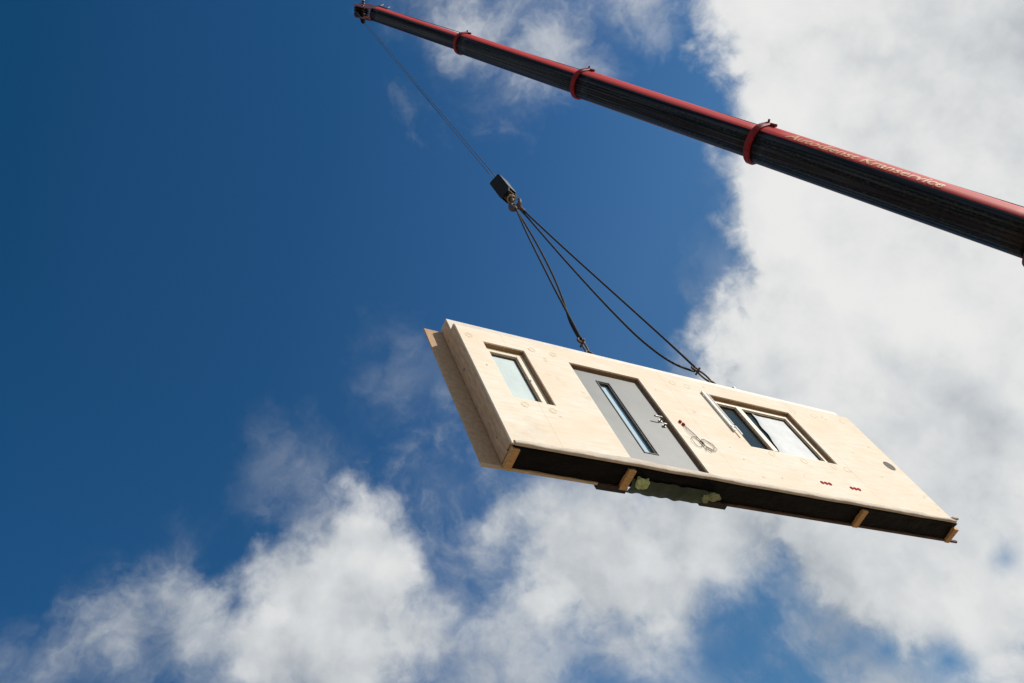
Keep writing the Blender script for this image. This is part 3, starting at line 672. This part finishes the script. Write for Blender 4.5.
# ------------------------------------------------------------------ sky
world = bpy.data.worlds.new('World'); scene.world = world; world.use_nodes = True
world.cycles.sampling_method = 'MANUAL'; world.cycles.sample_map_resolution = 256
nt = world.node_tree; nt.nodes.clear(); N = nt.nodes.new; L = nt.links.new
def M(op, a, b=None, c=None, clamp=False):
    n = N('ShaderNodeMath'); n.operation = op; n.use_clamp = clamp
    for i, v in enumerate((a, b, c)):
        if v is None: continue
        if isinstance(v, (int, float)): n.inputs[i].default_value = v
        else: L(v, n.inputs[i])
    return n.outputs[0]
tc = N('ShaderNodeTexCoord'); D = tc.outputs['Generated']
def wnoise(scale, detail, rough=0.55, off=(0, 0, 0), out='Fac', vec=None):
    mp = N('ShaderNodeMapping'); mp.inputs['Location'].default_value = off; L(vec or D, mp.inputs[0])
    n = N('ShaderNodeTexNoise'); n.inputs['Scale'].default_value = scale; n.inputs['Detail'].default_value = detail
    n.inputs['Roughness'].default_value = rough; L(mp.outputs[0], n.inputs['Vector']); return n.outputs[out]
def warp(scale, amp, detail, off):
    c = wnoise(scale, detail, 0.6, off, 'Color')
    s = N('ShaderNodeVectorMath'); s.operation = 'SUBTRACT'; L(c, s.inputs[0]); s.inputs[1].default_value = (0.5, 0.5, 0.5)
    k = N('ShaderNodeVectorMath'); k.operation = 'SCALE'; L(s.outputs[0], k.inputs[0]); k.inputs['Scale'].default_value = amp
    a = N('ShaderNodeVectorMath'); a.operation = 'ADD'; L(D, a.inputs[0]); L(k.outputs[0], a.inputs[1]); return a.outputs[0]
def field(blobs, vec, blend):
    cur = None
    for x, y, z, r in blobs:
        d = N('ShaderNodeVectorMath'); d.operation = 'DISTANCE'; L(vec, d.inputs[0]); d.inputs[1].default_value = (x, y, z)
        s = M('SUBTRACT', d.outputs['Value'], r)
        cur = s if cur is None else M('SMOOTH_MIN', cur, s, blend)
    return cur
def sstep(v, lo, hi, a=0.0, b=1.0):
    m = N('ShaderNodeMapRange'); m.interpolation_type = 'SMOOTHSTEP'; L(v, m.inputs[0])
    m.inputs[1].default_value = lo; m.inputs[2].default_value = hi; m.inputs[3].default_value = a; m.inputs[4].default_value = b
    return m.outputs[0]
w1v = warp(9, 0.05, 6, (1, 2, 3)); w2v = warp(7, 0.07, 6, (5, 1, 2)); w3v = warp(8, 0.08, 5, (2, 7, 4))
f_hi = wnoise(11, 11, 0.56, (0, 0, 0), vec=warp(14, 0.05, 4, (8, 8, 1)))
f_lo = wnoise(4.5, 9, 0.56, (3, 5, 1), vec=warp(5, 0.10, 4, (3, 8, 1)))
f_w = wnoise(9, 9, 0.57, (7, 2, 9), vec=warp(6, 0.16, 5, (4, 6, 1)))
hole = field(CLOUD_HOLE, w1v, 0.02)
core = field(CLOUD_CORE, w1v, 0.015)
core = M('ADD', core, M('MULTIPLY', M('SUBTRACT', f_hi, 0.5), 0.15))
core = M('SMOOTH_MAX', core, M('MULTIPLY', hole, -1), 0.03)
a_core = sstep(core, 0.026, -0.016)
soft = field(CLOUD_SOFT, w2v, 0.03)
soft = M('ADD', soft, M('MULTIPLY', M('SUBTRACT', f_lo, 0.5), 0.16))
soft = M('ADD', soft, M('MULTIPLY', M('SUBTRACT', f_hi, 0.5), 0.16))
soft = M('SMOOTH_MAX', soft, M('MULTIPLY', hole, -1), 0.05)
a_soft = sstep(soft, 0.022, -0.040, 0, 0.98)
wsp = field(CLOUD_WISP, w3v, 0.03)
wsp = M('ADD', wsp, M('MULTIPLY', M('SUBTRACT', f_w, 0.5), 0.20))
a_wisp = sstep(wsp, 0.035, -0.09, 0, 0.78)
a_wisp = M('MULTIPLY', a_wisp, sstep(f_w, 0.62, 0.36, 0.25, 1.0))
# scattered cumulus over the rest of the sky dome (outside the part the photo shows)
sep = N('ShaderNodeSeparateXYZ'); L(D, sep.inputs[0])
far = sstep(wnoise(2.4, 9, 0.58, (11, 3, 6)), 0.46, 0.60)
dv = N('ShaderNodeVectorMath'); dv.operation = 'DISTANCE'; L(D, dv.inputs[0]); dv.inputs[1].default_value = VIEW_DIR
far = M('MULTIPLY', far, sstep(dv.outputs['Value'], 0.66, 0.85))
one = lambda a: M('SUBTRACT', 1.0, a)
hz = field(CLOUD_FAINT, w3v, 0.03)
hz = M('ADD', hz, M('MULTIPLY', M('SUBTRACT', f_w, 0.5), 0.20))
a_hz = M('MULTIPLY', sstep(hz, 0.03, -0.10, 0, 0.26), sstep(f_w, 0.62, 0.36, 0.3, 1.0))
vl = field(CLOUD_VEIL, w2v, 0.03)
vl = M('ADD', vl, M('MULTIPLY', M('SUBTRACT', f_w, 0.5), 0.22))
vl = M('SMOOTH_MAX', vl, M('MULTIPLY', hole, -1), 0.05)
a_vl = M('MULTIPLY', sstep(vl, 0.035, -0.09, 0, 0.85), sstep(f_w, 0.66, 0.34, 0.55, 1.0))
alpha = one(M('MULTIPLY', M('MULTIPLY', M('MULTIPLY', one(a_core), one(a_vl)), one(a_soft)), M('MULTIPLY', M('MULTIPLY', one(a_wisp), one(a_hz)), one(far))))
# cloud tone: relief from a billow field sampled twice, the second time shifted towards the sun
bil0 = wnoise(6.5, 7, 0.50, (2, 9, 4), vec=w1v)
shf = N('ShaderNodeVectorMath'); shf.operation = 'ADD'; L(w1v, shf.inputs[0]); shf.inputs[1].default_value = (0.016, -0.020, 0.006)
bil1 = wnoise(6.5, 7, 0.50, (2, 9, 4), vec=shf.outputs[0])
relief = M('SUBTRACT', bil0, bil1)
g_f = sstep(field(CLOUD_GREY, w2v, 0.05), 0.05, -0.10)
b_f = sstep(field(CLOUD_BRIGHT, w2v, 0.05), 0.06, -0.08)
tone = M('ADD', 0.57, M('MULTIPLY', M('SUBTRACT', 0.5, f_hi), 0.50))
tone = M('ADD', tone, M('MULTIPLY', M('SUBTRACT', 0.5, f_lo), 0.55))
tone = M('ADD', tone, M('MULTIPLY', a_core, 0.20))
tone = M('ADD', tone, M('MULTIPLY', relief, 1.25))
tone = M('SUBTRACT', tone, M('MULTIPLY', g_f, 0.16))
tone = M('ADD', tone, M('MULTIPLY', b_f, 0.16))
cr = N('ShaderNodeValToRGB'); e = cr.color_ramp.elements
stops = [(0.0, (0.26, 0.31, 0.38)), (0.35, (0.45, 0.49, 0.54)), (0.62, (0.70, 0.73, 0.75)), (0.82, (0.86, 0.87, 0.87)), (1.0, (0.94, 0.94, 0.93))]
while len(e) < len(stops): e.new(0.5)
for i, (p, c) in enumerate(stops): e[i].position = p; e[i].color = (*c, 1)
L(tone, cr.inputs[0])
sky = N('ShaderNodeTexSky'); sky.sky_type = 'NISHITA'; sky.sun_disc = False
SUN_EL, SUN_ROT = SUN_E, SUN_R
sky.sun_elevation = R(SUN_EL); sky.sun_rotation = R(SUN_ROT); sky.air_density = 1.0; sky.dust_density = 0.3; sky.ozone_density = 3.0
tint = N('ShaderNodeMix'); tint.data_type = 'RGBA'; tint.blend_type = 'MULTIPLY'; tint.inputs[0].default_value = 1
gr = N('ShaderNodeValToRGB'); e = gr.color_ramp.elements     # deep polarised blue away from the sun, paler towards it
gs = [(-0.1, (.30, .88, .87)), (0.0, (.48, .94, .97)), (0.2, (.62, 1.05, 1.05)), (0.42, (1.05, 1.28, 1.24)), (0.55, (1.5, 1.54, 1.34)), (0.75, (1.6, 1.5, 1.2))]
while len(e) < len(gs): e.new(0.5)
for i, (p, c) in enumerate(gs):
    e[i].position = (p + 0.15); e[i].color = tuple(c[k]*SKY_TINT[k]/1.6 for k in range(3)) + (1,)
L(M('ADD', sep.outputs[0], 0.15), gr.inputs[0])
L(sky.outputs[0], tint.inputs[6]); L(gr.outputs[0], tint.inputs[7])
bg1 = N('ShaderNodeBackground'); bg1.inputs[1].default_value = SKY_STR*1.6; L(tint.outputs[2], bg1.inputs[0])
bg2 = N('ShaderNodeBackground'); bg2.inputs[1].default_value = 0.88; L(cr.outputs[0], bg2.inputs[0])
mx = N('ShaderNodeMixShader'); L(alpha, mx.inputs[0]); L(bg1.outputs[0], mx.inputs[1]); L(bg2.outputs[0], mx.inputs[2])
wo = N('ShaderNodeOutputWorld'); L(mx.outputs[0], wo.inputs[0])

sl = bpy.data.lights.new('sun', 'SUN'); sl.energy = SUN_POWER; sl.angle = R(0.5); sl.color = (1.0, 0.94, 0.85)
so = bpy.data.objects.new('sun', sl); col.objects.link(so)
sd = Vector((math.cos(R(SUN_EL))*math.sin(R(SUN_ROT)), math.cos(R(SUN_EL))*math.cos(R(SUN_ROT)), math.sin(R(SUN_EL))))
so.rotation_euler = sd.to_track_quat('Z', 'Y').to_euler(); so.location = sd*60

# ------------------------------------------------------------------ camera
cam = bpy.data.cameras.new('camera'); co = bpy.data.objects.new('camera', cam); col.objects.link(co)
cam.sensor_width = 36; cam.sensor_fit = 'HORIZONTAL'; cam.lens = CAM_F*36/1024; cam.clip_end = 10000; cam.clip_start = 0.05
rx, ry, rz = CAM_ROWS
mat = Matrix(((rx[0], -ry[0], -rz[0], 0), (rx[1], -ry[1], -rz[1], 0), (rx[2], -ry[2], -rz[2], 1.6), (0, 0, 0, 1)))
co.matrix_world = mat
scene.camera = co
scene.render.resolution_x = 1024; scene.render.resolution_y = 683
scene.view_settings.view_transform = 'Standard'; scene.view_settings.look = 'None'; scene.view_settings.exposure = 0
